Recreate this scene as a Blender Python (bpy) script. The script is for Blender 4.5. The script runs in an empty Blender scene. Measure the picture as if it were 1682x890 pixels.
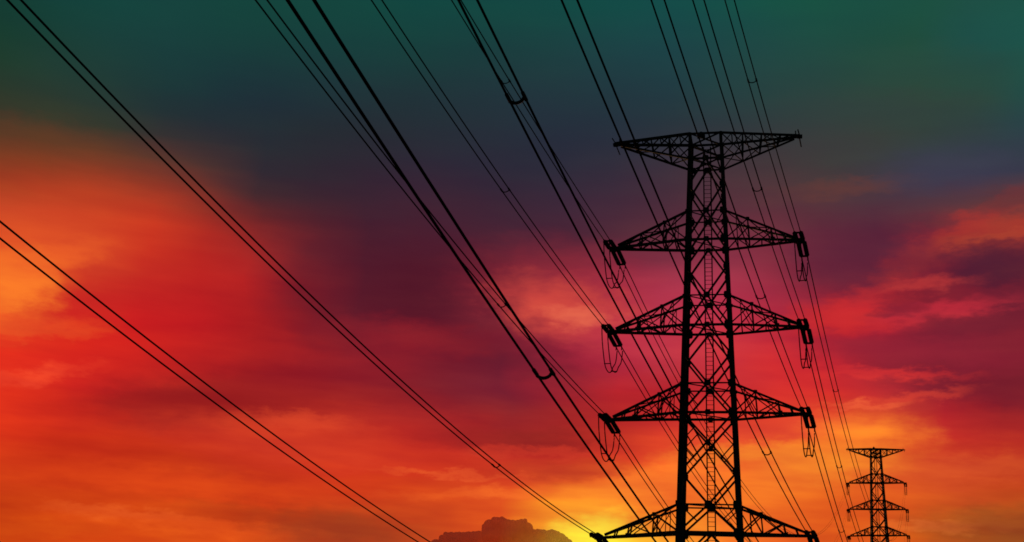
import bpy, bmesh, math, random
from mathutils import Vector, Matrix, noise

random.seed(7)
R = math.radians
scene = bpy.context.scene
COL = scene.collection

# ------------------------------------------------------------------ camera
F = 1899.96; PITCH = 0.25603; ROLL = -0.03369          # focal length in px of a 1682 px wide frame
CZ = 28.0                                              # eye height above the plain (camera stands on a hillside)
cp, sp = math.cos(PITCH), math.sin(PITCH)
fw = Vector((0, cp, sp)); up0 = Vector((0, -sp, cp)); rt0 = Vector((1, 0, 0))
cr, sr = math.cos(ROLL), math.sin(ROLL)
up = up0*cr + rt0*sr
rt = rt0*cr - up0*sr
cd = bpy.data.cameras.new('camera'); cam = bpy.data.objects.new('camera', cd); COL.objects.link(cam)
cam.matrix_world = Matrix(((rt.x, up.x, -fw.x, 0), (rt.y, up.y, -fw.y, 0), (rt.z, up.z, -fw.z, CZ), (0, 0, 0, 1)))
cd.sensor_width = 36.0; cd.lens = F/1682*36.0; cd.shift_y = 2.79/1682
cd.clip_start = 0.1; cd.clip_end = 30000
scene.camera = cam

def ray(px, py):
    return (rt*((px-841)/F) + up*((447.79-py)/F) + fw)
def azel(px, py):
    d = ray(px, py).normalized()
    return math.degrees(math.atan2(d.x, d.y)), math.degrees(math.asin(d.z))

# ------------------------------------------------------------------ colour management
vs = scene.view_settings
vs.view_transform = 'Standard'; vs.look = 'None'; vs.gamma = 1.0; vs.exposure = 0.0; vs.use_curve_mapping = False
scene.cycles.filter_width = 1.7
scene.cycles.max_bounces = 2; scene.cycles.diffuse_bounces = 1; scene.cycles.glossy_bounces = 1; scene.cycles.transparent_max_bounces = 16

# ------------------------------------------------------------------ dusk sky (world, function of direction only)
def lin(c):
    c = max(c, 0)/255.0
    return c/12.92 if c <= 0.04045 else ((c+0.055)/1.055)**2.4
XS = [0, 140, 280, 420, 560, 700, 840, 960, 1080, 1200, 1320, 1420, 1520, 1600, 1682]
YS = [0, 80, 160, 220, 280, 340, 400, 460, 520, 580, 640, 700, 760, 820, 880]
G = [
 [(20,60,50),(28,60,45),(48,56,42),(78,56,38),(150,60,32),(200,70,38),(228,85,38),(245,108,38),(240,78,34),(225,45,28),(225,50,28),(220,50,25),(210,60,22),(195,58,18),(205,72,16)],
 [(20,66,60),(28,62,55),(40,58,50),(65,58,42),(150,60,35),(200,65,35),(215,75,38),(200,50,35),(215,38,30),(215,38,28),(190,30,30),(200,45,25),(195,48,20),(205,62,20),(210,65,18)],
 [(22,68,62),(25,62,60),(30,52,55),(50,48,50),(105,52,42),(180,55,35),(195,45,32),(185,35,32),(195,28,32),(190,30,30),(155,30,30),(190,40,28),(200,55,22),(205,65,20),(215,75,22)],
 [(20,68,60),(24,60,58),(30,48,56),(38,45,52),(50,42,50),(85,38,42),(150,38,38),(180,35,35),(165,28,32),(160,28,32),(150,28,32),(200,50,30),(195,48,28),(200,60,22),(215,72,22)],
 [(20,70,62),(24,62,60),(32,50,56),(38,42,50),(48,38,50),(62,34,48),(78,30,45),(92,26,42),(105,24,40),(145,28,40),(140,28,38),(205,55,32),(205,50,30),(200,55,25),(170,60,28)],
 [(18,70,64),(24,62,60),(32,50,56),(38,44,54),(48,38,54),(65,34,50),(75,30,48),(85,24,42),(95,22,40),(130,28,42),(130,28,40),(170,35,35),(200,45,30),(210,70,28),(185,62,28)],
 [(20,72,66),(26,62,62),(34,52,60),(38,46,58),(44,40,56),(60,38,54),(78,34,52),(100,32,50),(118,34,52),(105,26,46),(120,30,48),(150,35,38),(200,50,35),(225,85,32),(225,85,30)],
 [(18,74,68),(28,64,66),(34,54,62),(38,46,60),(46,42,58),(64,40,58),(85,36,54),(150,42,62),(180,52,62),(165,35,60),(180,35,45),(160,35,35),(200,50,35),(255,150,40),(255,215,50)],
 [(20,76,72),(28,66,70),(34,56,64),(42,50,60),(60,48,60),(75,44,58),(100,45,60),(165,52,75),(185,55,78),(185,55,65),(180,35,45),(195,45,40),(236,78,38),(242,112,38),(255,175,48)],
 [(22,78,70),(30,70,68),(38,62,64),(50,54,60),(72,50,58),(90,48,60),(125,48,66),(165,52,75),(190,50,72),(210,55,60),(200,45,48),(215,60,45),(240,98,40),(246,120,38),(240,108,38)],
 [(24,82,66),(32,72,66),(42,64,62),(55,60,60),(65,56,58),(88,50,58),(110,42,58),(130,36,56),(160,35,55),(200,40,50),(210,42,42),(225,65,40),(246,130,42),(238,108,35),(225,90,32)],
 [(26,78,66),(32,74,62),(46,68,60),(56,62,58),(62,58,62),(82,48,60),(88,38,58),(110,34,54),(190,38,50),(165,35,55),(200,45,45),(235,100,40),(235,105,35),(225,90,30),(210,80,25)],
 [(28,80,65),(34,76,60),(48,70,58),(52,64,60),(60,58,72),(85,52,62),(120,42,50),(150,38,48),(150,34,50),(140,32,52),(150,35,50),(215,50,42),(215,70,40),(215,85,35),(205,78,25)],
 [(30,78,68),(30,76,68),(46,72,60),(50,62,64),(58,58,76),(95,52,58),(130,45,48),(85,32,50),(120,32,48),(130,32,50),(130,30,42),(190,40,38),(200,60,35),(200,80,28),(160,72,28)],
 [(28,80,70),(28,84,74),(32,76,72),(45,62,72),(58,58,72),(120,58,55),(160,55,45),(90,32,48),(125,32,46),(130,30,46),(120,30,42),(170,38,36),(185,50,32),(195,75,28),(150,68,28)],
]
def crm(p0, p1, p2, p3, t):
    return 0.5*((2*p1)+(-p0+p2)*t+(2*p0-5*p1+4*p2-p3)*t*t+(-p0+3*p1-3*p2+p3)*t**3)
def seg(arr, v):
    v = min(max(v, arr[0]), arr[-1])
    for i in range(len(arr)-1):
        if v <= arr[i+1]:
            return i, (v-arr[i])/(arr[i+1]-arr[i])
    return len(arr)-2, 1.0
def sky_rgb(px, py):
    i, t = seg(XS, px); j, u = seg(YS, py)
    out = []
    for c in range(3):
        rows = []
        for jj in range(j-1, j+3):
            q = min(max(jj, 0), len(YS)-1)
            v = [G[min(max(ii, 0), len(XS)-1)][q][c] for ii in range(i-1, i+3)]
            rows.append(crm(*v, t))
        out.append(min(max(crm(*rows, u), 8), 255))
    return out
def px_of(az, el):
    a, e = R(az), R(el)
    d = Vector((math.sin(a)*math.cos(e), math.cos(a)*math.cos(e), math.sin(e)))
    z = d.dot(fw)
    return 841+F*d.dot(rt)/z, 447.79-F*d.dot(up)/z

w = bpy.data.worlds.new('World'); scene.world = w; w.use_nodes = True
w.cycles.sampling_method = 'MANUAL'; w.cycles.sample_map_resolution = 256
nt = w.node_tree; nt.nodes.clear(); N = nt.nodes; L = nt.links
def mth(op, a, b=None, c=None, clamp=False):
    n = N.new('ShaderNodeMath'); n.operation = op; n.use_clamp = clamp
    for k, v in enumerate((a, b, c)):
        if v is None: continue
        if isinstance(v, (int, float)): n.inputs[k].default_value = v
        else: L.new(v, n.inputs[k])
    return n.outputs[0]
def noise_n(vec, scale, detail, rough, dist=0.0):
    n = N.new('ShaderNodeTexNoise'); n.inputs['Scale'].default_value = scale; n.inputs['Detail'].default_value = detail
    n.inputs['Roughness'].default_value = rough; n.inputs['Distortion'].default_value = dist
    L.new(vec, n.inputs['Vector']); return n.outputs['Fac']
def comb(x, y, z=0.0):
    n = N.new('ShaderNodeCombineXYZ')
    for k, v in enumerate((x, y, z)):
        if isinstance(v, (int, float)): n.inputs[k].default_value = v
        else: L.new(v, n.inputs[k])
    return n.outputs[0]
tc = N.new('ShaderNodeTexCoord'); sx = N.new('ShaderNodeSeparateXYZ'); L.new(tc.outputs['Generated'], sx.inputs[0])
AZ = mth('MULTIPLY', mth('ARCTAN2', sx.outputs[0], sx.outputs[1]), 180/math.pi)
EL = mth('MULTIPLY', mth('ARCSINE', sx.outputs[2]), 180/math.pi)
# cloud shear: long flat streaks near the horizon, softer swells higher up
lowf = mth('SUBTRACT', 1.0, mth('MULTIPLY', EL, 1/22.0), clamp=True)           # 1 at the horizon, 0 at 22 deg
tilt = mth('ADD', EL, mth('MULTIPLY', AZ, 0.035))
v1 = comb(mth('MULTIPLY', AZ, 0.13), mth('MULTIPLY', tilt, 0.55))
v2 = comb(mth('MULTIPLY', AZ, 0.10), mth('MULTIPLY', tilt, 0.22), 3.7)
v3 = comb(mth('MULTIPLY', AZ, 0.30), mth('MULTIPLY', tilt, 1.5), 8.1)
n1 = mth('SUBTRACT', noise_n(v1, 1.0, 3, 0.55), 0.5)
n2 = mth('SUBTRACT', noise_n(v2, 1.6, 2, 0.5), 0.5)
n3 = mth('SUBTRACT', noise_n(v3, 1.0, 3, 0.6), 0.5)
amp = mth('ADD', mth('MULTIPLY', lowf, 1.0), 0.15)
el_w = mth('ADD', EL, mth('MULTIPLY', mth('ADD', mth('MULTIPLY', n1, 2.0), mth('MULTIPLY', n3, 0.7)), amp))
az_w = mth('ADD', AZ, mth('MULTIPLY', n2, 3.0))
EMIN, EMAX = -2.0, 32.0
fac = mth('DIVIDE', mth('SUBTRACT', el_w, EMIN), EMAX-EMIN, clamp=True)
NST = 21
azs = [-26 + 52*k/(NST-1) for k in range(NST)]
def ramp_for(colors):
    rp = N.new('ShaderNodeValToRGB'); cr_ = rp.color_ramp; cr_.interpolation = 'LINEAR'
    n = len(colors)
    while len(cr_.elements) < n: cr_.elements.new(0.5)
    for k in range(n):
        cr_.elements[k].position = k/(n-1)
    for k, c in enumerate(colors):
        cr_.elements[k].color = (lin(c[0]), lin(c[1]), lin(c[2]), 1)
    L.new(fac, rp.inputs[0]); return rp.outputs[0]
def column(az):
    cs = []
    for k in range(32):
        e = EMIN + (EMAX-EMIN)*k/31
        x, y = px_of(az, e)
        cs.append(sky_rgb(x, y))
    return cs
back = []
for k in range(32):
    e = EMIN + (EMAX-EMIN)*k/31
    t = min(max(e/22.0, 0), 1)
    back.append([34*(1-t)+14*t, 18*(1-t)+34*t, 24*(1-t)+36*t])
cols = [column(a) for a in azs]
stations = [(-180, back), (-75, back)] + list(zip(azs, cols)) + [(75, back), (180, back)]
cur = ramp_for(stations[0][1])
for k in range(1, len(stations)):
    a0, a1 = stations[k-1][0], stations[k][0]
    if k in (1, len(stations)-1): continue
    f_ = mth('DIVIDE', mth('SUBTRACT', az_w, a0), a1-a0, clamp=True)
    mx = N.new('ShaderNodeMix'); mx.data_type = 'RGBA'
    L.new(f_, mx.inputs[0]); L.new(cur, mx.inputs[6]); L.new(ramp_for(stations[k][1]), mx.inputs[7]); cur = mx.outputs[2]
# individual cloud banks and lit wisps: centre (given where the photograph shows them, turned into azimuth/elevation),
# half width and half height in px of arc, tilt in degrees, colour, strength
WISPS = [
 (18,478,48,40,20,(255,130,42),.85,1.0), (90,430,60,18,25,(240,100,40),.5,1.0), (30,535,80,12,4,(252,100,38),.6,1.2),
 (140,505,95,20,22,(200,38,34),.55,1.3), (60,617,55,9,14,(242,74,44),.7,1.3), (250,590,150,26,8,(222,40,32),.35,1.2),
 (330,668,140,24,6,(148,27,28),.75,1.1), (460,610,120,40,-4,(150,26,34),.4,1.0), (505,694,75,10,-2,(234,80,44),.5,1.0), (470,722,150,26,-4,(212,62,38),.6,1.0),
 (60,665,90,22,-8,(214,42,26),.4,1.0), (300,795,160,16,-3,(228,72,24),.55,1.2), (205,842,80,7,-3,(232,96,38),.45,1.0), (340,864,140,9,-3,(232,88,28),.55,1.2),
 (470,850,110,14,-2,(168,58,24),.55,1.1), (560,872,85,20,0,(158,60,30),.75,1.0), (60,868,100,10,3,(216,82,20),.4,1.0),
 (690,552,110,20,-3,(152,30,42),.7,1.1), (740,480,120,70,-15,(80,22,38),.5,.8), (560,470,70,90,20,(84,26,42),.35,.8), (880,590,70,26,-20,(100,26,44),.6,1.0),
 (935,500,125,66,-10,(168,44,58),.55,.9), (925,508,78,32,-10,(214,76,64),.9,1.1), (955,522,40,12,-4,(238,112,78),.8,1.2), (1060,560,90,30,-10,(192,48,72),.6,1.0),
 (845,724,100,15,-2,(134,34,32),.65,1.1), (930,772,80,12,3,(176,50,32),.55,1.1), (745,779,85,4.5,-1,(240,98,46),.42,1.1), (800,811,100,7,3,(244,106,42),.5,1.1), (620,800,110,10,-4,(206,58,24),.5,1.1),
 (905,742,110,6,2,(216,62,40),.55,1.3), (680,700,120,22,-5,(186,42,38),.4,1.0),
 (1000,856,110,22,6,(255,150,40),.55,.9), (1080,842,34,24,0,(238,96,36),.6,1.0), (972,876,55,22,10,(255,226,62),.9,.9), (1075,790,110,20,18,(252,130,44),.55,1.0),
 (1250,744,95,12,3,(252,146,44),.6,1.1), (1300,700,90,12,2,(236,84,54),.5,1.2), (1235,790,90,16,6,(244,120,40),.3,1.1), (1255,700,60,12,0,(206,50,40),.5,1.1),
 (1392,516,62,22,8,(206,42,42),.85,1.1), (1450,486,80,16,20,(198,42,50),.8,1.2), (1490,446,58,26,48,(172,42,50),.85,1.1), (1545,402,90,15,28,(176,50,46),.85,1.2), (1440,430,60,30,30,(100,32,56),.5,1.0),
 (1655,376,85,18,9,(172,56,44),.75,.8), (1630,388,55,5,4,(200,78,46),.4,1.2), (1615,432,90,26,2,(78,28,50),.9,1.1), (1525,466,45,7,3,(190,60,56),.55,1.3), (1522,488,46,11,0,(120,30,46),.7,1.2),
 (1560,508,70,9,6,(198,46,60),.7,1.3), (1476,508,34,7,-4,(128,32,50),.75,1.2), (1600,533,100,13,8,(112,30,48),.65,1.2), (1640,480,60,10,4,(130,32,48),.5,1.2),
 (1390,308,75,11,2,(104,58,54),.55,1.2), (1545,280,75,24,0,(60,60,80),.6,.9), (1652,332,40,14,6,(88,50,54),.6,1.0), (1440,405,90,36,6,(86,34,56),.55,.9), (1350,430,40,40,0,(96,36,58),.4,.9),
 (1600,622,150,28,-14,(120,30,44),.75,1.0), (1500,652,62,6,6,(228,70,50),.5,1.0), (1418,666,40,4,0,(248,104,58),.6,1.3), (1465,614,75,6,-3,(228,52,50),.55,1.3), (1500,580,120,16,-8,(150,34,54),.45,1.0),
 (1430,716,62,24,0,(250,128,42),.85,1.0), (1392,762,70,18,4,(252,146,44),.6,1.0), (1600,768,120,16,3,(224,92,42),.55,1.1), (1555,864,75,6,2,(240,116,50),.6,1.3),
 (1650,862,95,20,0,(146,68,30),.8,1.0), (1560,735,130,12,2,(198,56,34),.45,1.1), (1620,700,90,22,-4,(168,38,38),.4,1.0),
 (1640,60,80,34,0,(30,80,74),.4,.9), (1540,110,110,26,-8,(40,74,64),.5,.9), (1470,180,120,22,-6,(48,64,62),.5,.9), (60,235,110,26,0,(112,56,34),.35,.9),
]
e1 = mth('SUBTRACT', noise_n(comb(mth('MULTIPLY', AZ, 0.55), mth('MULTIPLY', EL, 1.1), 51.0), 1.0, 6, 0.6), 0.5)
e2 = mth('SUBTRACT', noise_n(comb(mth('MULTIPLY', AZ, 0.75), mth('MULTIPLY', EL, 1.9), 77.0), 1.0, 6, 0.6), 0.5)
AZd = mth('ADD', AZ, mth('MULTIPLY', e1, 4.2)); ELd = mth('ADD', EL, mth('MULTIPLY', e2, 1.5))
for (px, py, hw_, hh_, ang, colr, stg, hard) in WISPS:
    a_, e_ = azel(px, py); u_ = 1900/57.3; ca, sa = math.cos(R(ang)), math.sin(R(ang))
    wa, wh = hw_/u_*1.25, hh_/u_*1.25
    dx = mth('SUBTRACT', AZd, a_); dy = mth('SUBTRACT', ELd, e_)
    q1 = mth('MULTIPLY_ADD', dx, ca/wa, mth('MULTIPLY', dy, sa/wa)); q2 = mth('MULTIPLY_ADD', dx, -sa/wh, mth('MULTIPLY', dy, ca/wh))
    r2 = mth('ADD', mth('MULTIPLY', q1, q1), mth('MULTIPLY', q2, q2))
    g_ = mth('MULTIPLY_ADD', r2, -0.36/hard**0.5, 1.0, clamp=True)
    f_ = mth('MULTIPLY', mth('MULTIPLY', g_, g_), stg)
    mx = N.new('ShaderNodeMix'); mx.data_type = 'RGBA'; L.new(f_, mx.inputs[0]); L.new(cur, mx.inputs[6])
    mx.inputs[7].default_value = (lin(colr[0]), lin(colr[1]), lin(colr[2]), 1); cur = mx.outputs[2]
# wispy glow: brighter, yellower streaks and darker gaps, strongest low down
m1 = noise_n(comb(mth('MULTIPLY', AZ, 0.20), mth('MULTIPLY', tilt, 1.2), 21.0), 1.0, 4, 0.5)
m2 = noise_n(comb(mth('MULTIPLY', AZ, 0.11), mth('MULTIPLY', tilt, 0.42), 33.0), 1.0, 3, 0.55)
gain = mth('ADD', mth('MULTIPLY', mth('SUBTRACT', m1, 0.5), mth('ADD', mth('MULTIPLY', lowf, 0.7), 0.05)),
           mth('MULTIPLY', mth('SUBTRACT', m2, 0.5), mth('ADD', mth('MULTIPLY', lowf, 0.35), 0.12)))
gR = mth('POWER', 2.0, mth('MULTIPLY', gain, 1.1)); gG = mth('POWER', 2.0, mth('MULTIPLY', gain, 2.6)); gB = mth('POWER', 2.0, mth('MULTIPLY', gain, 0.6))
hue = N.new('ShaderNodeMix'); hue.data_type = 'RGBA'; hue.blend_type = 'MULTIPLY'; hue.inputs[0].default_value = 1.0
L.new(cur, hue.inputs[6]); L.new(comb(gR, gG, gB), hue.inputs[7])
sky_col = hue.outputs[2]
bg = N.new('ShaderNodeBackground'); L.new(sky_col, bg.inputs[0]); bg.inputs[1].default_value = 1.0
SUN_AZ, SUN_EL = azel(968, 900)
nis = N.new('ShaderNodeTexSky'); nis.sky_type = 'NISHITA'; nis.sun_disc = False
nis.sun_elevation = R(max(SUN_EL, 0.8)); nis.sun_rotation = R(SUN_AZ); nis.altitude = 50
bg2 = N.new('ShaderNodeBackground'); L.new(nis.outputs[0], bg2.inputs[0]); bg2.inputs[1].default_value = 0.0003
ad = N.new('ShaderNodeAddShader'); L.new(bg.outputs[0], ad.inputs[0]); L.new(bg2.outputs[0], ad.inputs[1])
wo = N.new('ShaderNodeOutputWorld'); L.new(ad.outputs[0], wo.inputs[0])

# ------------------------------------------------------------------ low sun behind the pylons
sd = bpy.data.lights.new('sun', 'SUN'); sd.energy = 0.8; sd.angle = R(0.5); sd.color = (1.0, 0.55, 0.25)
so = bpy.data.objects.new('sun', sd); COL.objects.link(so)
sdir = Vector((math.sin(R(SUN_AZ))*math.cos(R(1.0)), math.cos(R(SUN_AZ))*math.cos(R(1.0)), math.sin(R(1.0))))
so.rotation_euler = sdir.to_track_quat('Z', 'Y').to_euler(); so.location = (0, 0, 120)

# ------------------------------------------------------------------ materials
def mat(name, base, rough=0.7, metal=0.0, var=0.25, scale=3.0, rust=None, spec=0.3):
    m = bpy.data.materials.new(name); m.use_nodes = True
    t = m.node_tree; b = t.nodes['Principled BSDF']
    b.inputs['Roughness'].default_value = rough; b.inputs['Metallic'].default_value = metal
    b.inputs['Specular IOR Level'].default_value = spec
    tcn = t.nodes.new('ShaderNodeTexCoord'); n = t.nodes.new('ShaderNodeTexNoise')
    n.inputs['Scale'].default_value = scale; n.inputs['Detail'].default_value = 5
    t.links.new(tcn.outputs['Object'], n.inputs['Vector'])
    r = t.nodes.new('ShaderNodeValToRGB'); e = r.color_ramp.elements
    e[0].position = 0.3; e[1].position = 0.7
    lo = [c*(1-var) for c in base]; hi = [min(c*(1+var), 1) for c in base]
    if rust: hi = rust
    e[0].color = (*lo, 1); e[1].color = (*hi, 1)
    t.links.new(n.outputs['Fac'], r.inputs[0]); t.links.new(r.outputs[0], b.inputs['Base Color'])
    return m
M_STEEL = mat('weathered_galvanised_steel', (0.06, 0.062, 0.06), 0.8, 0.0, 0.35, 1.5, spec=0.15)
M_CHORD = mat('weathered_steel_leg', (0.05, 0.05, 0.05), 0.75, 0.0, 0.35, 1.0, spec=0.15)
M_PLATE = mat('gusset_steel', (0.045, 0.045, 0.045), 0.8, 0.0, 0.3, 4.0, spec=0.15)
M_WIRE = mat('stranded_aluminium_cable', (0.03, 0.03, 0.03), 0.85, 0.0, 0.2, 12.0, spec=0.1)
M_INS = mat('brown_porcelain_discs', (0.035, 0.018, 0.012), 0.35, 0.0, 0.3, 8.0, spec=0.3)
M_HW = mat('forged_line_hardware', (0.04, 0.04, 0.04), 0.7, 0.0, 0.3, 9.0, spec=0.2)
M_GROUND = mat('dark_hillside_grass', (0.035, 0.05, 0.02), 0.95, 0.0, 0.5, 0.05, spec=0.1)

# ------------------------------------------------------------------ mesh helpers
THK = 1.15                                                 # section scale of the lattice members
class MB:
    def __init__(s): s.v = []; s.f = []
    def quadring(s, rings, closed_ends=True):
        n = len(rings[0]); b = len(s.v)
        for rg in rings: s.v += [tuple(p) for p in rg]
        for i in range(len(rings)-1):
            for j in range(n):
                k = (j+1) % n
                s.f.append((b+i*n+j, b+i*n+k, b+(i+1)*n+k, b+(i+1)*n+j))
        if closed_ends:
            s.f.append(tuple(b+j for j in reversed(range(n))))
            s.f.append(tuple(b+(len(rings)-1)*n+j for j in range(n)))
    def frame(s, d):
        a = Vector((0, 0, 1)) if abs(d.z) < 0.95 else Vector((1, 0, 0))
        u = d.cross(a).normalized(); return u, u.cross(d).normalized()
    def angle(s, a, b, wd, th=None):                       # L-section steel member
        a, b = Vector(a), Vector(b); d = (b-a)
        if d.length < 1e-4: return
        wd *= THK
        d.normalize(); u, v = s.frame(d); th = th or wd*0.32
        prof = [(-.5*wd, -.5*wd), (.5*wd, -.5*wd), (.5*wd, -.5*wd+th), (-.5*wd+th, -.5*wd+th), (-.5*wd+th, .5*wd), (-.5*wd, .5*wd)]
        s.quadring([[p+u*x+v*y for x, y in prof] for p in (a, b)])
    def tube(s, pts, r, n=8, r2=None):
        pts = [Vector(p) for p in pts]; rings = []
        for i, p in enumerate(pts):
            d = (pts[min(i+1, len(pts)-1)]-pts[max(i-1, 0)]).normalized(); u, v = s.frame(d)
            rr = r if r2 is None else r+(r2-r)*i/(len(pts)-1)
            rings.append([p+(u*math.cos(2*math.pi*j/n)+v*math.sin(2*math.pi*j/n))*rr for j in range(n)])
        s.quadring(rings)
    def box(s, c, sz, ax=None):
        c = Vector(c); X, Y, Z = ax or (Vector((1, 0, 0)), Vector((0, 1, 0)), Vector((0, 0, 1)))
        hx_, hy_, hz_ = [q/2 for q in sz]
        s.quadring([[c+X*i*hx_+Y*j*hy_+Z*k*hz_ for i, j in ((-1, -1), (1, -1), (1, 1), (-1, 1))] for k in (-1, 1)])
    def plate(s, c, wd, hg, ny, th=0.03):                  # chamfered gusset plate, normal +-y (ny) or x
        c = Vector(c); k = 0.16
        out = [(-.5, -.5+k), (-.5+k, -.5), (.5-k, -.5), (.5, -.5+k), (.5, .5-k), (.5-k, .5), (-.5+k, .5), (-.5, .5-k)]
        U_ = Vector((1, 0, 0)) if ny else Vector((0, 1, 0)); Nn = Vector((0, 1, 0)) if ny else Vector((1, 0, 0))
        s.quadring([[c+U_*x*wd+Vector((0, 0, 1))*y*hg+Nn*o for x, y in out] for o in (-th/2, th/2)])
    def lathe(s, a, d, prof, n=12):
        a, d = Vector(a), Vector(d).normalized(); u, v = s.frame(d)
        s.quadring([[a+d*t+(u*math.cos(2*math.pi*j/n)+v*math.sin(2*math.pi*j/n))*r for j in range(n)] for t, r in prof])
    def build(s, name, m, parent=None):
        me = bpy.data.meshes.new(name); me.from_pydata(s.v, [], s.f)
        bm = bmesh.new(); bm.from_mesh(me); bmesh.ops.recalc_face_normals(bm, faces=bm.faces); bm.to_mesh(me); bm.free()
        me.materials.append(m)
        o = bpy.data.objects.new(name, me); COL.objects.link(o)
        if parent: o.parent = parent
        return o
def tag(o, label=None, cat=None, group=None, kind=None):
    for k, v in (('label', label), ('category', cat), ('group', group), ('kind', kind)):
        if v: o[k] = v
    return o
def empty(name, loc, rot=(0, 0, 0)):
    o = bpy.data.objects.new(name, None); COL.objects.link(o); o.location = loc; o.rotation_euler = rot
    o.empty_display_size = 1; return o
kids = {}
def copy_tree(o, parent=None):
    c = o.copy(); COL.objects.link(c); c.parent = parent
    for ch in list(o.children): copy_tree(ch, c)
    return c

# ------------------------------------------------------------------ line geometry
TH = 0.35859; AL = 0.21945                                 # line azimuth, pylon azimuth
TC = Vector((13.442, 76.833, 0)); SPAN = 207.05
Ud = Vector((math.sin(TH), math.cos(TH), 0)); Nd = Vector((math.cos(TH), -math.sin(TH), 0))
Ad = Vector((math.cos(AL), -math.sin(AL), 0)); Vd = Vector((math.sin(AL), math.cos(AL), 0))
FAR = TC + Ud*SPAN

# ------------------------------------------------------------------ ground: plain, with the hillside the camera stands on
def g_z(x, y):
    s = -(Vector((x, y, 0))-TC).dot(Ud)                    # metres from the near pylon back towards the camera
    if s < 6: h = 0.0
    elif s < 78:
        t = (s-6)/72; h = 26.2*(t*t*(3-2*t)*0.6+0.4*t)
    else: h = 26.2+min(s-78, 300)*0.22
    n = noise.fractal(Vector((x*0.006, y*0.006, 0)), 1.0, 2.0, 4)
    k = min(abs(s-76)/60, 1)
    return h + n*1.5*min(k+0.05, 1) - (0.5 if s < 6 else 0)
gb = MB()
def ax(n, far):
    q = []
    for i in range(-n, n+1):
        t = i/n; q.append(math.copysign(abs(t)**2.2*far, t))
    return q
gx, gy = ax(70, 6000), ax(70, 6000)
for yv in gy:
    for xv in gx: gb.v.append((xv, yv+40, g_z(xv, yv+40)))
nn = len(gx)
for j in range(nn-1):
    for i in range(nn-1): gb.f.append((j*nn+i, j*nn+i+1, (j+1)*nn+i+1, (j+1)*nn+i))
go = gb.build('ground', M_GROUND); tag(go, 'dark grassy hillside falling to a wide plain under the pylons', kind='structure')
for p in go.data.polygons: p.use_smooth = True

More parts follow.
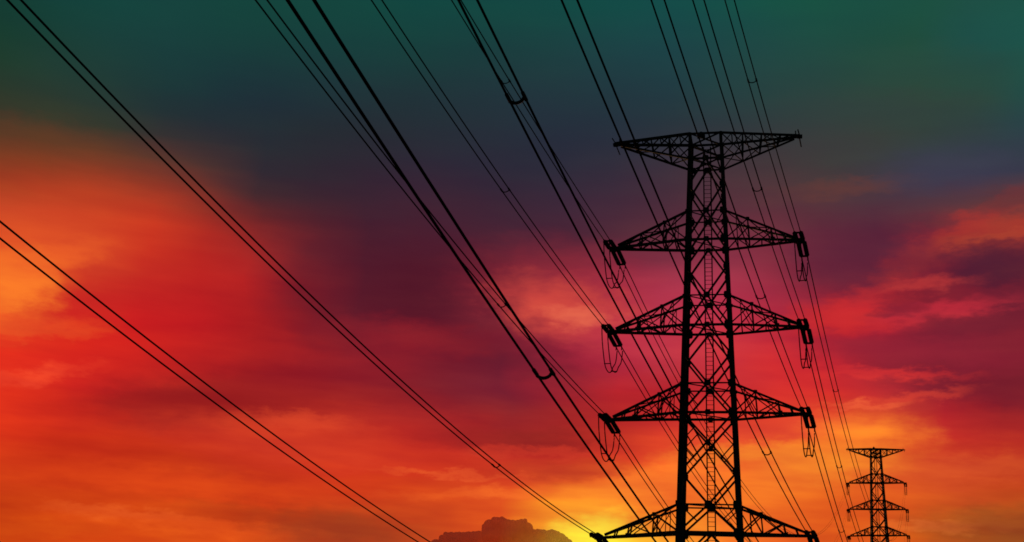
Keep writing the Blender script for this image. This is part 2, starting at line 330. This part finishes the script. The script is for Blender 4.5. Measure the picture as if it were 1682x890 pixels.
# ------------------------------------------------------------------ the lattice pylon (local frame: x along the arms, y along the line, z up)
TB = 28.5
def zr(z): return z+CZ                                     # heights measured from the eye
def hx(z): return 1.05+(30.4-z)*0.0316
def hy(z): return 1.16+(30.4-z)*0.034
ARMS = {  # apex z, chord z, left tip x, left tip z, right tip x, right tip z
 2: (24.65, 22.60, -6.53, 22.48, 6.24, 22.72),
 3: (18.65, 16.60, -6.63, 16.50, 6.34, 16.70),
 4: (12.66, 10.72, -6.76, 10.42, 6.33, 10.87),
 5: (4.80, 3.05, -7.22, 2.62, 6.42, 3.06),
 6: (-0.90, -2.85, -7.36, -3.18, 6.48, -2.61),
 7: (-6.40, -8.20, -7.60, -8.60, 6.66, -7.96)}
ARMNAME = {2: 'uppermost triangular', 3: 'second triangular', 4: 'third triangular', 5: 'lowest visible', 6: '', 7: ''}
def build_pylon():
    root = empty('transmission_pylon', (0, 0, 0))
    zb = -27.9
    # legs
    for sx_, sy_ in ((-1, -1), (1, -1), (1, 1), (-1, 1)):
        b = MB(); pts = []
        zs = [30.45, 24.65, 18.6, 12.6, 4.9, -6.4, -17, zb]
        for i in range(len(zs)-1):
            r = (0.118+0.017*i)*(THK/1.15)**0.6
            p0 = (sx_*hx(zs[i]), sy_*hy(zs[i]), zr(zs[i])); p1 = (sx_*hx(zs[i+1]), sy_*hy(zs[i+1]), zr(zs[i+1]))
            b.tube([p0, p1], r, 10)
            d = (Vector(p1)-Vector(p0)).normalized()
            b.lathe(Vector(p1)-d*0.12, d, [(0, r+0.015), (0.02, r+0.075), (0.22, r+0.075), (0.24, r+0.02)], 12)   # flange
        b.lathe((sx_*hx(zb), sy_*hy(zb), 0.6), (0, 0, -1), [(0, 0.45), (3.2, 0.5)], 12)
        # step bolts
        leg = b.build('leg', M_CHORD, root)
    # body bracing
    b = MB(); pl = b
    def cn(sy_, z, x=0): return (x, sy_*hy(z), zr(z))
    def lg(sx_, sy_, z): return (sx_*hx(z), sy_*hy(z), zr(z))
    W1, W2 = 0.115, 0.085
    def horiz(z, wd=W1):
        rims = MB()
        for sy_ in (-1, 1): rims.angle(lg(-1, sy_, z), lg(1, sy_, z), wd)
        for sx_ in (-1, 1): rims.angle(lg(sx_, -1, z), lg(sx_, 1, z), wd)
        rims.angle(lg(-1, -1, z), lg(1, 1, z), W2*.8)
        rims.build('ring_beam', M_STEEL, root)
    def cplate(z, s_=0.42):
        for sy_ in (-1, 1): pl.plate((0, sy_*(hy(z)+0.05), zr(z)), s_, s_, True)
    def lplate(z, s_=0.4):
        for sx_ in (-1, 1):
            for sy_ in (-1, 1): pl.plate((sx_*(hx(z)-0.1), sy_*(hy(z)+0.06), zr(z)), s_, s_*1.15, True)
    def lam(z0, z1):                                        # from centre of z0 down to the legs at z1
        for sy_ in (-1, 1):
            for sx_ in (-1, 1):
                b.angle(cn(sy_, z0), lg(sx_, sy_, z1), W1)
    def vee(z0, z1):
        for sy_ in (-1, 1):
            for sx_ in (-1, 1): b.angle(lg(sx_, sy_, z0), cn(sy_, z1), W1)
    def ex(z0, z1, wd=W1):
        for sy_ in (-1, 1):
            b.angle(lg(-1, sy_, z0), lg(1, sy_, z1), wd); b.angle(lg(1, sy_, z0), lg(-1, sy_, z1), wd)
    def side(z0, z1, wd=W2):
        n = max(1, round((z0-z1)/2.2))
        for i in range(n):
            a, c = z0+(z1-z0)*i/n, z0+(z1-z0)*(i+1)/n
            for sx_ in (-1, 1):
                b.angle(lg(sx_, -1, a), lg(sx_, 1, c), wd); b.angle(lg(sx_, 1, a), lg(sx_, -1, c), wd)
    def hip(z0, z1, zleg):                                  # secondary redundant bracing
        for sy_ in (-1, 1):
            for sx_ in (-1, 1):
                zm = (z0+z1)/2; xm = sx_*hx(zm)*0.5
                b.angle((xm, sy_*hy(zm), zr(zm)), lg(sx_, sy_, z0), W2*.8)
    horiz(30.4, 0.14); horiz(TB); ex(30.4, 29.45, W2); ex(29.45, TB, W2); horiz(29.45, W2); side(30.4, TB); lplate(TB); cplate(TB)
    lv = [(TB, 24.65, 22.60), (22.60, 18.65, 16.60), (16.60, 12.66, 10.72)]
    for zt, za, zc in lv:
        zm = (zt+za)/2
        lam(zt, zm); vee(zm, za); lplate(zm, 0.3); side(zt, za); horiz(za, W2); cplate(za); lplate(za)
        lam(za, zc); side(za, zc); horiz(zc, 0.15); cplate(zc, 0.36); lplate(zc, 0.5); hip(za, zc, (za+zc)/2)
    for zt, za, zc in ((10.72, 4.80, 3.05),):
        zm = 6.85
        ex(zt, zm); vee(zm, za); side(zt, zm); side(zm, za); cplate((zt+zm)/2-0.05, 0.34); lplate(zm, 0.34)
        for k in (0.25, 0.75):                              # redundants to the X
            z_ = zt+(zm-zt)*k
            for sy_ in (-1, 1):
                for sx_ in (-1, 1): b.angle(lg(sx_, sy_, (zt+zm)/2), (sx_*hx(z_)*0.5, sy_*hy(z_), zr(z_)), W2*.8)
        horiz(za, W2); cplate(za, 0.5); lplate(za, 0.45); lam(za, zc); side(za, zc); horiz(zc, 0.15); lplate(zc, 0.55); hip(za, zc, (za+zc)/2)
    for zt, za, zc in ((3.05, -0.90, -2.85), (-2.85, -6.40, -8.20)):
        zm = (zt+za)/2
        lam(zt, zm); vee(zm, za); side(zt, za); horiz(za, W2); cplate(za); lam(za, zc); side(za, zc); horiz(zc, 0.15); lplate(zc, 0.5)
    for zt, zc in ((-8.2, -14), (-14, -20.5), (-20.5, zb+0.6)):
        ex(zt, zc, 0.13); side(zt, zc); horiz(zc, 0.14); lplate(zc, 0.5)
    b.build('body_bracing', M_STEEL, root)
    # ladder up the rear face
    ld = MB()
    def lx(z, s_): return (s_*0.25, hy(z)-0.12, zr(z))
    for s_ in (-1, 1): ld.angle(lx(30.2, s_), lx(zb+1.5, s_), 0.075)
    z = 30.0
    while z > zb+1.6:
        ld.tube([lx(z, -1), lx(z, 1)], 0.02, 5); z -= 0.3
    ld.build('ladder', M_STEEL, root)
    # beacon box on the top deck
    bc = MB(); bc.box((-0.35, 0, zr(30.62)), (0.55, 0.4, 0.22)); bc.lathe((-0.35, 0, zr(30.73)), (0, 0, 1), [(0, 0.2), (0.1, 0.2), (0.2, 0.1), (0.24, 0.02)], 12)
    bc.build('aviation_beacon', M_PLATE, root)
    # insulator cross-arms
    def arm(za, zc, sx_, xt, zt):
        m = MB(); tip = []
        C4 = {}
        for sy_ in (-1, 1):
            C4[('b', sy_)] = (Vector(lg(sx_, sy_, zc)), Vector((xt-sx_*0.15, sy_*0.16, zr(zt))))
            C4[('t', sy_)] = (Vector(lg(sx_, sy_, za)), Vector((xt-sx_*0.35, sy_*0.16, zr(zt)+0.20)))
        P = lambda k, sy_, t: C4[(k, sy_)][0].lerp(C4[(k, sy_)][1], t)
        for sy_ in (-1, 1):
            m.angle(*C4[('b', sy_)], 0.15); m.angle(*C4[('t', sy_)], 0.125)
            st = [0, 0.33, 0.66, 0.84]
            for t in st[1:]: m.angle(P('b', sy_, t), P('t', sy_, t), 0.085)
            m.angle(P('b', sy_, 0), P('t', sy_, 0.33), 0.075); m.angle(P('b', sy_, 0.33), P('t', sy_, 0.66), 0.07)
            m.angle(P('t', sy_, 0.33), P('b', sy_, 0.66), 0.06)
            m.angle(P('b', sy_, 0.165), P('t', sy_, 0.165), 0.05)
            m.angle(P('t', sy_, 0.165), P('b', sy_, 0.33), 0.05) 
        for t in (0.165, 0.33, 0.5, 0.66, 0.84):
            m.angle(P('b', -1, t), P('b', 1, t), 0.075)
            if t in (0.33, 0.66): m.angle(P('t', -1, t), P('t', 1, t), 0.07); m.angle(P('b', -1, t), P('t', 1, t), 0.05)
        q = [0, 0.165, 0.33, 0.5, 0.66, 0.84]
        for i in range(len(q)-1):
            s0 = -1 if i % 2 else 1
            m.angle(P('b', s0, q[i]), P('b', -s0, q[i+1]), 0.065)
        q = [0, 0.33, 0.66, 0.9]
        for i in range(len(q)-1):
            s0 = 1 if i % 2 else -1
            m.angle(P('t', s0, q[i]), P('t', -s0, q[i+1]), 0.06)
        for sy_ in (-1, 1):
            m.plate(P('t', sy_, 0.33)+Vector((0, sy_*0.03, 0)), 0.26, 0.26, True); m.plate(P('b', sy_, 0.66)+Vector((0, sy_*0.03, 0.05)), 0.24, 0.24, True)
        o = m.build('crossarm', M_STEEL, root)
        tp = MB(); tp.box((xt-sx_*0.12, 0, zr(zt)+0.05), (0.5, 0.42, 0.10)); tp.box((xt-sx_*0.05, 0, zr(zt)-0.1), (0.28, 0.5, 0.16))
        for yy in (-0.3, 0.3): tp.box((xt, yy, zr(zt)-0.04), (0.62, 0.08, 0.22))
        for sy_ in (-1, 1):
            pass
        tp.build('tip_plate', M_PLATE, o)
    for k, (za, zc, xl, zl, xr, zR) in ARMS.items():
        arm(za, zc, -1, xl, zl); arm(za, zc, 1, xr, zR)
    # flat top arm carrying the ground wires
    for sx_, xt in ((-1, -6.42), (1, 6.42)):
        m = MB(); zt = 30.25; C4 = {}
        for sy_ in (-1, 1):
            C4[('t', sy_)] = (Vector(lg(sx_, sy_, 30.4)), Vector((xt, sy_*0.14, zr(zt)+0.06)))
            C4[('b', sy_)] = (Vector(lg(sx_, sy_, TB)), Vector((xt-sx_*0.35, sy_*0.14, zr(zt)-0.10)))
        P = lambda k, sy_, t: C4[(k, sy_)][0].lerp(C4[(k, sy_)][1], t)
        for sy_ in (-1, 1):
            m.angle(*C4[('t', sy_)], 0.15); m.angle(*C4[('b', sy_)], 0.12)
            for t in (0.28, 0.52, 0.76): m.angle(P('b', sy_, t), P('t', sy_, t), 0.09)
            m.angle(P('t', sy_, 0), P('b', sy_, 0.28), 0.07); m.angle(P('t', sy_, 0.28), P('b', sy_, 0.52), 0.07); m.angle(P('t', sy_, 0.52), P('b', sy_, 0.76), 0.06)
            m.angle(P('b', sy_, 0), P('t', sy_, 0.28), 0.06)
        for t in (0.14, 0.28, 0.40, 0.52, 0.64, 0.76, 0.9): m.angle(P('t', -1, t), P('t', 1, t), 0.07)
        for t in (0.28, 0.52, 0.76): m.angle(P('b', -1, t), P('b', 1, t), 0.07); m.angle(P('b', -1, t), P('t', 1, t), 0.06)
        q = [0, 0.14, 0.28, 0.40, 0.52, 0.64, 0.76, 0.9]
        for i in range(len(q)-1):
            s0 = -1 if i % 2 else 1; m.angle(P('t', s0, q[i]), P('t', -s0, q[i+1]), 0.06)
        q = [0, 0.28, 0.52, 0.76]
        for i in range(len(q)-1):
            s0 = 1 if i % 2 else -1; m.angle(P('b', s0, q[i]), P('b', -s0, q[i+1]), 0.06)
        o = m.build('top_arm', M_STEEL, root)
        e = MB(); e.box((xt+sx_*0.02, 0, zr(zt)), (0.34, 0.4, 0.16)); e.tube([(xt-sx_*0.25, 0.15, zr(zt)), (xt-sx_*0.25, 0.15, zr(zt)+0.5)], 0.045, 6)
        # short strain fittings of the ground wire, pointing along the line both ways
        e.tube([(xt, -0.2, zr(zt)+0.02), (xt-0.13, -1.05, zr(zt)+0.10)], 0.045, 6); e.tube([(xt, 0.2, zr(zt)), (xt+0.14, 1.2, zr(zt)-0.30)], 0.045, 6)
        e.build('ground_wire_bracket', M_PLATE, o)
    return root
near = build_pylon()
near.location = (TC.x, TC.y, 0); near.rotation_euler = (0, 0, -AL)
tag(near, 'tall black lattice pylon with stacked triangular crossarms filling the right foreground', 'pylon', 'lattice transmission pylons')
THK = 1.75
far = build_pylon(); far.location = (FAR.x, FAR.y, 0.9); far.rotation_euler = (0, 0, -AL)
tag(far, 'small distant lattice pylon low on the horizon behind the big one', 'pylon', 'lattice transmission pylons')
THK = 1.15

# ------------------------------------------------------------------ strain insulator strings, modelled along +y, twin strings side by side
LS = 2.45
def build_string():
    root = empty('insulator_string', (0, 0, 0))
    h = MB()
    for s_ in (-1, 1): h.tube([(s_*0.2, 0.0, 0), (s_*0.2, 0.34, 0)], 0.04, 6)
    h.box((0, 0.30, 0), (0.54, 0.07, 0.12)); h.build('shackle_yoke', M_HW, root)
    for s_ in (-1, 1):
        b = MB(); pr = [(0, 0.03)]
        n = 11; st = 0.155
        for i in range(n):
            t = 0.02+i*st
            pr += [(t, 0.045), (t+0.02, 0.06), (t+0.035, 0.145), (t+0.06, 0.158), (t+0.08, 0.145), (t+0.095, 0.06), (t+0.14, 0.045)]
        pr.append((n*st+0.06, 0.03))
        b.lathe((s_*0.205, 0.34, 0), (0, 1, 0), pr, 12); b.build('disc_string', M_INS, root)
    y = MB(); y.box((0, 2.12, 0), (0.56, 0.09, 0.12)); 
    for s_ in (-1, 1):
        y.tube([(s_*0.2, 2.12, 0), (s_*0.2, 2.50, 0)], 0.05, 8); y.tube([(s_*0.2, 2.36, 0), (s_*0.2, 2.36, -0.22)], 0.04, 6)
    y.build('yoke_plate', M_HW, root)
    return root
sproto = build_string(); first_string = True
def tip_world(C, k, side):
    za, zc, xl, zl, xr, zR = ARMS[k]
    x, z = (xl, zl) if side < 0 else (xr, zR)
    return C + Ad*x + Vector((0, 0, zr(z)-0.02))
def place_string(tipw, a, sgn, label, group):
    global first_string
    o = sproto if first_string else copy_tree(sproto); first_string = False
    # local +y points away from the tip along the cable
    o.location = tipw
    rz = -TH if sgn > 0 else math.pi-TH
    o.rotation_euler = (math.atan(a), 0, rz)
    o.scale = (1, 0.66 if sgn < 0 else 1, 1)
    tag(o, label, 'insulator', group); return o

# ------------------------------------------------------------------ twin cables
SIDE = {-1: 'left', 1: 'right'}
def wire_pt(tip, a, b, s, sgn, off):
    return tip + Ud*(s*sgn) + Nd*off + Vector((0, 0, a*s+b*s*s))
def bundle(tip, a, b, dl, sgn, s0, s1, rad, spacers, label, group):
    root = empty('twin_cable', tip)
    T0 = tip
    n = max(8, int((s1-s0)/1.6))
    for sd_ in (-1, 1):
        m = MB()
        pts = [wire_pt(Vector((0, 0, 0)), a, b, s0+(s1-s0)*i/n, sgn, (dl if s0+(s1-s0)*i/n > 4 else 0.4+(dl-0.4)*max(0, (s0+(s1-s0)*i/n-s0))/max(0.01, 4-s0))*sd_/2) for i in range(n+1)]
        m.tube(pts, rad, 8, r2=(rad if sgn < 0 else rad*0.24))
        o = m.build('cable', M_WIRE, root)
        for p in o.data.polygons: p.use_smooth = True
    for s in spacers:
        m = MB(); pts = []
        c0 = wire_pt(Vector((0, 0, 0)), a, b, s, sgn, 0)
        for i in range(9):
            t = -1+2*i/8
            pts.append(c0+Nd*(dl/2*t)+Vector((0, 0, -0.13*(1-t*t)**0.6)))
        m.tube(pts, 0.038 if rad < 0.03 else 0.028, 8)
        tdir = (wire_pt(Vector(), a, b, s+1, sgn, 0)-wire_pt(Vector(), a, b, s, sgn, 0)).normalized()
        for sd_ in (-1, 1):
            p = c0+Nd*(dl/2*sd_); m.tube([p-tdir*0.13, p+tdir*0.13], rad*1.55, 8)
        m.build('spacer', M_HW, root)
    tag(root, label, 'power cable', group); return root
def jumper(tip, aout, ain, label, group):
    root = empty('jumper_loop', tip)
    y0, z0 = -1.60, ain*1.60-0.2; y1, z1 = 2.40, aout*2.40-0.2
    ctrl = [(y0, z0), (y0+0.12, z0-0.85), (-1.12, -1.75), (-0.68, -2.45), (0.0, -2.74), (0.75, -2.66), (1.35, -2.2), (y1-0.35, z1-0.85), (y1, z1)]
    pts = []
    for i in range(len(ctrl)-1):
        q = [ctrl[max(i-1, 0)], ctrl[i], ctrl[i+1], ctrl[min(i+2, len(ctrl)-1)]]
        for j in range(5):
            t = j/5; pts.append((crm(*[c[0] for c in q], t), crm(*[c[1] for c in q], t)))
    pts.append(ctrl[-1])
    for sd_ in (-1, 1):
        m = MB(); m.tube([Ud*y+Nd*(0.2*sd_)+Vector((0, 0, z)) for y, z in pts], 0.037, 7); m.build('jumper_cable', M_WIRE, root)
    for y, z in (pts[len(pts)//2-6], pts[len(pts)//2+6]):
        m = MB(); m.tube([Ud*y-Nd*0.24+Vector((0, 0, z)), Ud*y+Nd*0.24+Vector((0, 0, z))], 0.036, 6); m.build('jumper_spacer', M_HW, root)
    tag(root, label, 'jumper cable', group); return root

# key: (arm, side): tip x, tip z, slope, curvature, spacing -- toward the camera
IN = {(5,-1):(-7.220,2.612,0.11518,0.001593,0.38),(6,-1):(-7.365,-3.185,0.11757,0.001604,0.60),(4,-1):(-6.771,10.410,0.12833,0.001337,0.412),
 (3,-1):(-6.628,16.485,0.13100,0.001175,0.443),(2,-1):(-6.568,22.467,0.12923,0.000889,0.450),(2,1):(6.243,22.704,0.11138,0.001270,0.428),
 (3,1):(6.332,16.704,0.11737,0.001318,0.437),(4,1):(6.327,10.859,0.13417,0.001290,0.432),(5,1):(6.401,3.057,0.13923,0.001259,0.386),
 (6,1):(6.476,-2.614,0.14597,0.001294,0.36),(7,1):(6.655,-7.959,0.15043,0.001307,0.372)}
OUT = {(2,-1):(-6.446,22.479,-0.30114,0.001454,0.447),(3,-1):(-6.658,16.491,-0.27973,0.001351,0.444),(4,-1):(-6.730,10.408,-0.29625,0.001431,0.445),
 (2,1):(6.280,22.781,-0.31151,0.001505,0.396),(3,1):(6.388,16.660,-0.33992,0.001642,0.379),(4,1):(6.351,10.878,-0.31086,0.001501,0.412)}
LAB_IN = {
 (2,-1): 'thin twin cable coming down to the left tip of the uppermost triangular crossarm',
 (3,-1): 'thin twin cable coming down to the left tip of the second triangular crossarm',
 (4,-1): 'twin cable coming down to the left tip of the third triangular crossarm',
 (5,-1): 'twin cable sweeping from the top left corner to the lowest left crossarm tip',
 (6,-1): 'twin cable crossing only the bottom left of the sky, lowest of all the cables',
 (2,1): 'rightmost twin cable dropping steeply onto the right tip of the uppermost triangular crossarm',
 (3,1): 'twin cable dropping steeply onto the right tip of the second triangular crossarm',
 (4,1): 'twin cable meeting the flat top arm mid-body and ending on the third right crossarm tip',
 (5,1): 'twin cable crossing the left end of the flat top arm, ending lowest right',
 (6,1): 'dark twin cable passing left of the uppermost left crossarm tip, then across the pylon',
 (7,1): 'thickest black twin cable, well left of the big pylon, with wide curved spacer'}
SPC = {(2,-1):(22.0,), (3,-1):(21.3,), (4,-1):(20.8,), (5,-1):(19.6,), (6,-1):(), (2,1):(20.7,), (3,1):(20.4,), (4,1):(20.0,), (5,1):(19.6,), (6,1):(20, 56.4), (7,1):(20, 54.7)}
for k, (xt, zt, a, b_, dl) in IN.items():
    tip = TC+Ad*xt+Vector((0, 0, zr(zt)))
    has = k[0] <= 5
    bundle(tip, a, b_, dl, -1, LS*0.63 if has else 0.2, 150, 0.031 if has else 0.027, SPC[k], LAB_IN[k], 'twin cables running from overhead to the big pylon')
    if has: place_string(tip, a, -1, f'insulator string on the near side of the {SIDE[k[1]]} tip of the {ARMNAME[k[0]]} crossarm', 'insulator strings on the big pylon')
for k, (xt, zt, a, b_, dl) in OUT.items():
    tip = TC+Ad*xt+Vector((0, 0, zr(zt)))
    sp_ = {(2,1):(23.9,), (3,1):(23.1,), (4,1):(23.3,)}.get(k, (23.5,))
    bundle(tip, a, b_+0.9/SPAN**2, dl, 1, LS-0.1, SPAN-LS, 0.037, sp_, f'twin cable from the {SIDE[k[1]]} tip of the {ARMNAME[k[0]]} crossarm to the distant pylon', 'twin cables between the two pylons')
for k in ((2,-1), (3,-1), (4,-1), (5,-1), (2,1), (3,1), (4,1), (5,1)):
    xt, zt, ai, _, _ = IN[k]; ao = OUT[k][2] if k in OUT else -0.30
    tip = TC+Ad*xt+Vector((0, 0, zr(zt)))
    otip = tip if k not in OUT else TC+Ad*OUT[k][0]+Vector((0, 0, zr(OUT[k][1])))
    place_string(otip, ao, 1, f'insulator string hanging down from the {SIDE[k[1]]} tip of the {ARMNAME[k[0]]} crossarm', 'insulator strings on the big pylon')
    if k[0] < 5: jumper(tip, ao, ai, f'thin U shaped loop below the {SIDE[k[1]]} tip of the {ARMNAME[k[0]]} crossarm', 'jumper loops under the crossarm tips')
# the same hardware on the distant pylon
for k in ((2,-1), (3,-1), (4,-1), (2,1), (3,1), (4,1)):
    tip = TC+Ad*IN[k][0]+Ud*SPAN+Vector((0, 0, zr(IN[k][1])+0.9))
    place_string(tip, -0.3, -1, f'tiny near side insulator string, {SIDE[k[1]]} tip of the distant pylon\'s {ARMNAME[k[0]].split()[0]} arm', 'insulator strings on the distant pylon')
    place_string(tip, -0.3, 1, f'tiny far side insulator string, {SIDE[k[1]]} tip of the distant pylon\'s {ARMNAME[k[0]].split()[0]} arm', 'insulator strings on the distant pylon')
    jumper(tip, -0.3, -0.3, f'tiny loop below the {SIDE[k[1]]} tip of the distant pylon\'s {ARMNAME[k[0]].split()[0]} arm', 'jumper loops on the distant pylon')

# ------------------------------------------------------------------ cumulus bank low in front of the glow
M_CLOUD = bpy.data.materials.new('backlit_cumulus'); M_CLOUD.use_nodes = True
t = M_CLOUD.node_tree; bs = t.nodes['Principled BSDF']
bs.inputs['Base Color'].default_value = (0.85, 0.55, 0.5, 1); bs.inputs['Roughness'].default_value = 1; bs.inputs['Specular IOR Level'].default_value = 0
tr = t.nodes.new('ShaderNodeBsdfTransparent'); tr.inputs[0].default_value = (1.0, 0.80, 0.85, 1)
mx = t.nodes.new('ShaderNodeMixShader'); mx.inputs[0].default_value = 0.62
tcn = t.nodes.new('ShaderNodeTexCoord'); nz = t.nodes.new('ShaderNodeTexNoise'); nz.inputs['Scale'].default_value = 0.018; nz.inputs['Detail'].default_value = 5
t.links.new(tcn.outputs['Object'], nz.inputs['Vector'])
mr = t.nodes.new('ShaderNodeMapRange'); mr.inputs['From Min'].default_value = 0.3; mr.inputs['From Max'].default_value = 0.7; mr.inputs['To Min'].default_value = 0.61; mr.inputs['To Max'].default_value = 0.55
t.links.new(nz.outputs['Fac'], mr.inputs['Value']); t.links.new(mr.outputs[0], mx.inputs[0])
t.links.new(bs.outputs[0], mx.inputs[1]); t.links.new(tr.outputs[0], mx.inputs[2]); t.links.new(mx.outputs[0], t.nodes['Material Output'].inputs[0])
OUTL = [(672, 906), (690, 897), (711, 889), (722, 880), (733, 874), (750, 873), (770, 874), (792, 871), (797, 857), (810, 848), (824, 848), (832, 853), (850, 852), (864, 853), (868, 866), (889, 871), (900, 869), (913, 870), (925, 878), (940, 892), (956, 904), (975, 910)]
DC = 5200.0
def cloud_pt(px, py, d):
    r_ = ray(px, py); r_ = r_/math.hypot(r_.x, r_.y); return Vector((r_.x*d, r_.y*d, CZ+r_.z*d))
rc = random.Random(11); BUMPS = []
xx = 676.0
while xx < 968:
    k_ = max(q for q in range(len(OUTL)) if OUTL[q][0] <= xx); k_ = min(k_, len(OUTL)-2)
    f_ = (xx-OUTL[k_][0])/(OUTL[k_+1][0]-OUTL[k_][0]); top_ = OUTL[k_][1]+(OUTL[k_+1][1]-OUTL[k_][1])*f_
    r_ = rc.choice((4, 5.5, 7.5, 10)); BUMPS.append((xx, top_+r_+rc.uniform(-1.5, 1.5), r_)); xx += r_*rc.uniform(0.75, 1.15)
cm = MB(); NX, NT = 420, 44; base_px = 918
for i in range(NX):
    px = 668+i/(NX-1)*308; i0 = max([q for q in range(len(OUTL)) if OUTL[q][0] <= px] or [0]); i0 = min(i0, len(OUTL)-2)
    f_ = min(max((px-OUTL[i0][0])/(OUTL[i0+1][0]-OUTL[i0][0]), 0), 1); top = OUTL[i0][1]+(OUTL[i0+1][1]-OUTL[i0][1])*f_
    edge = min(i, NX-1-i)/50; dep = 150*min(1, edge+0.05)
    rise = max(max(((r_*r_-(px-cx_)**2)**0.5 if abs(px-cx_) < r_ else 0)+(base_px-cy_) if abs(px-cx_) < r_ else 0 for cx_, cy_, r_ in BUMPS), (base_px-top)*0.68)
    for j in range(NT):
        th = math.pi*j/(NT-1)
        hh = rise*math.sin(th)**0.6
        dd = 1+0.35*noise.noise(Vector((px*0.05, hh*0.04, 7.0)))
        p = cloud_pt(px, base_px-hh, DC-math.cos(th)*dep*dd)
        cm.v.append(tuple(p))
for i in range(NX-1):
    for j in range(NT):
        j2 = (j+1) % NT
        cm.f.append((i*NT+j, i*NT+j2, (i+1)*NT+j2, (i+1)*NT+j))
cm.f.append(tuple(range(NT))); cm.f.append(tuple((NX-1)*NT+j for j in reversed(range(NT))))
co = cm.build('cumulus_cloud', M_CLOUD)
for p in co.data.polygons: p.use_smooth = True
tag(co, 'brown backlit cumulus bank on the horizon left of the bright yellow glow', kind='stuff')
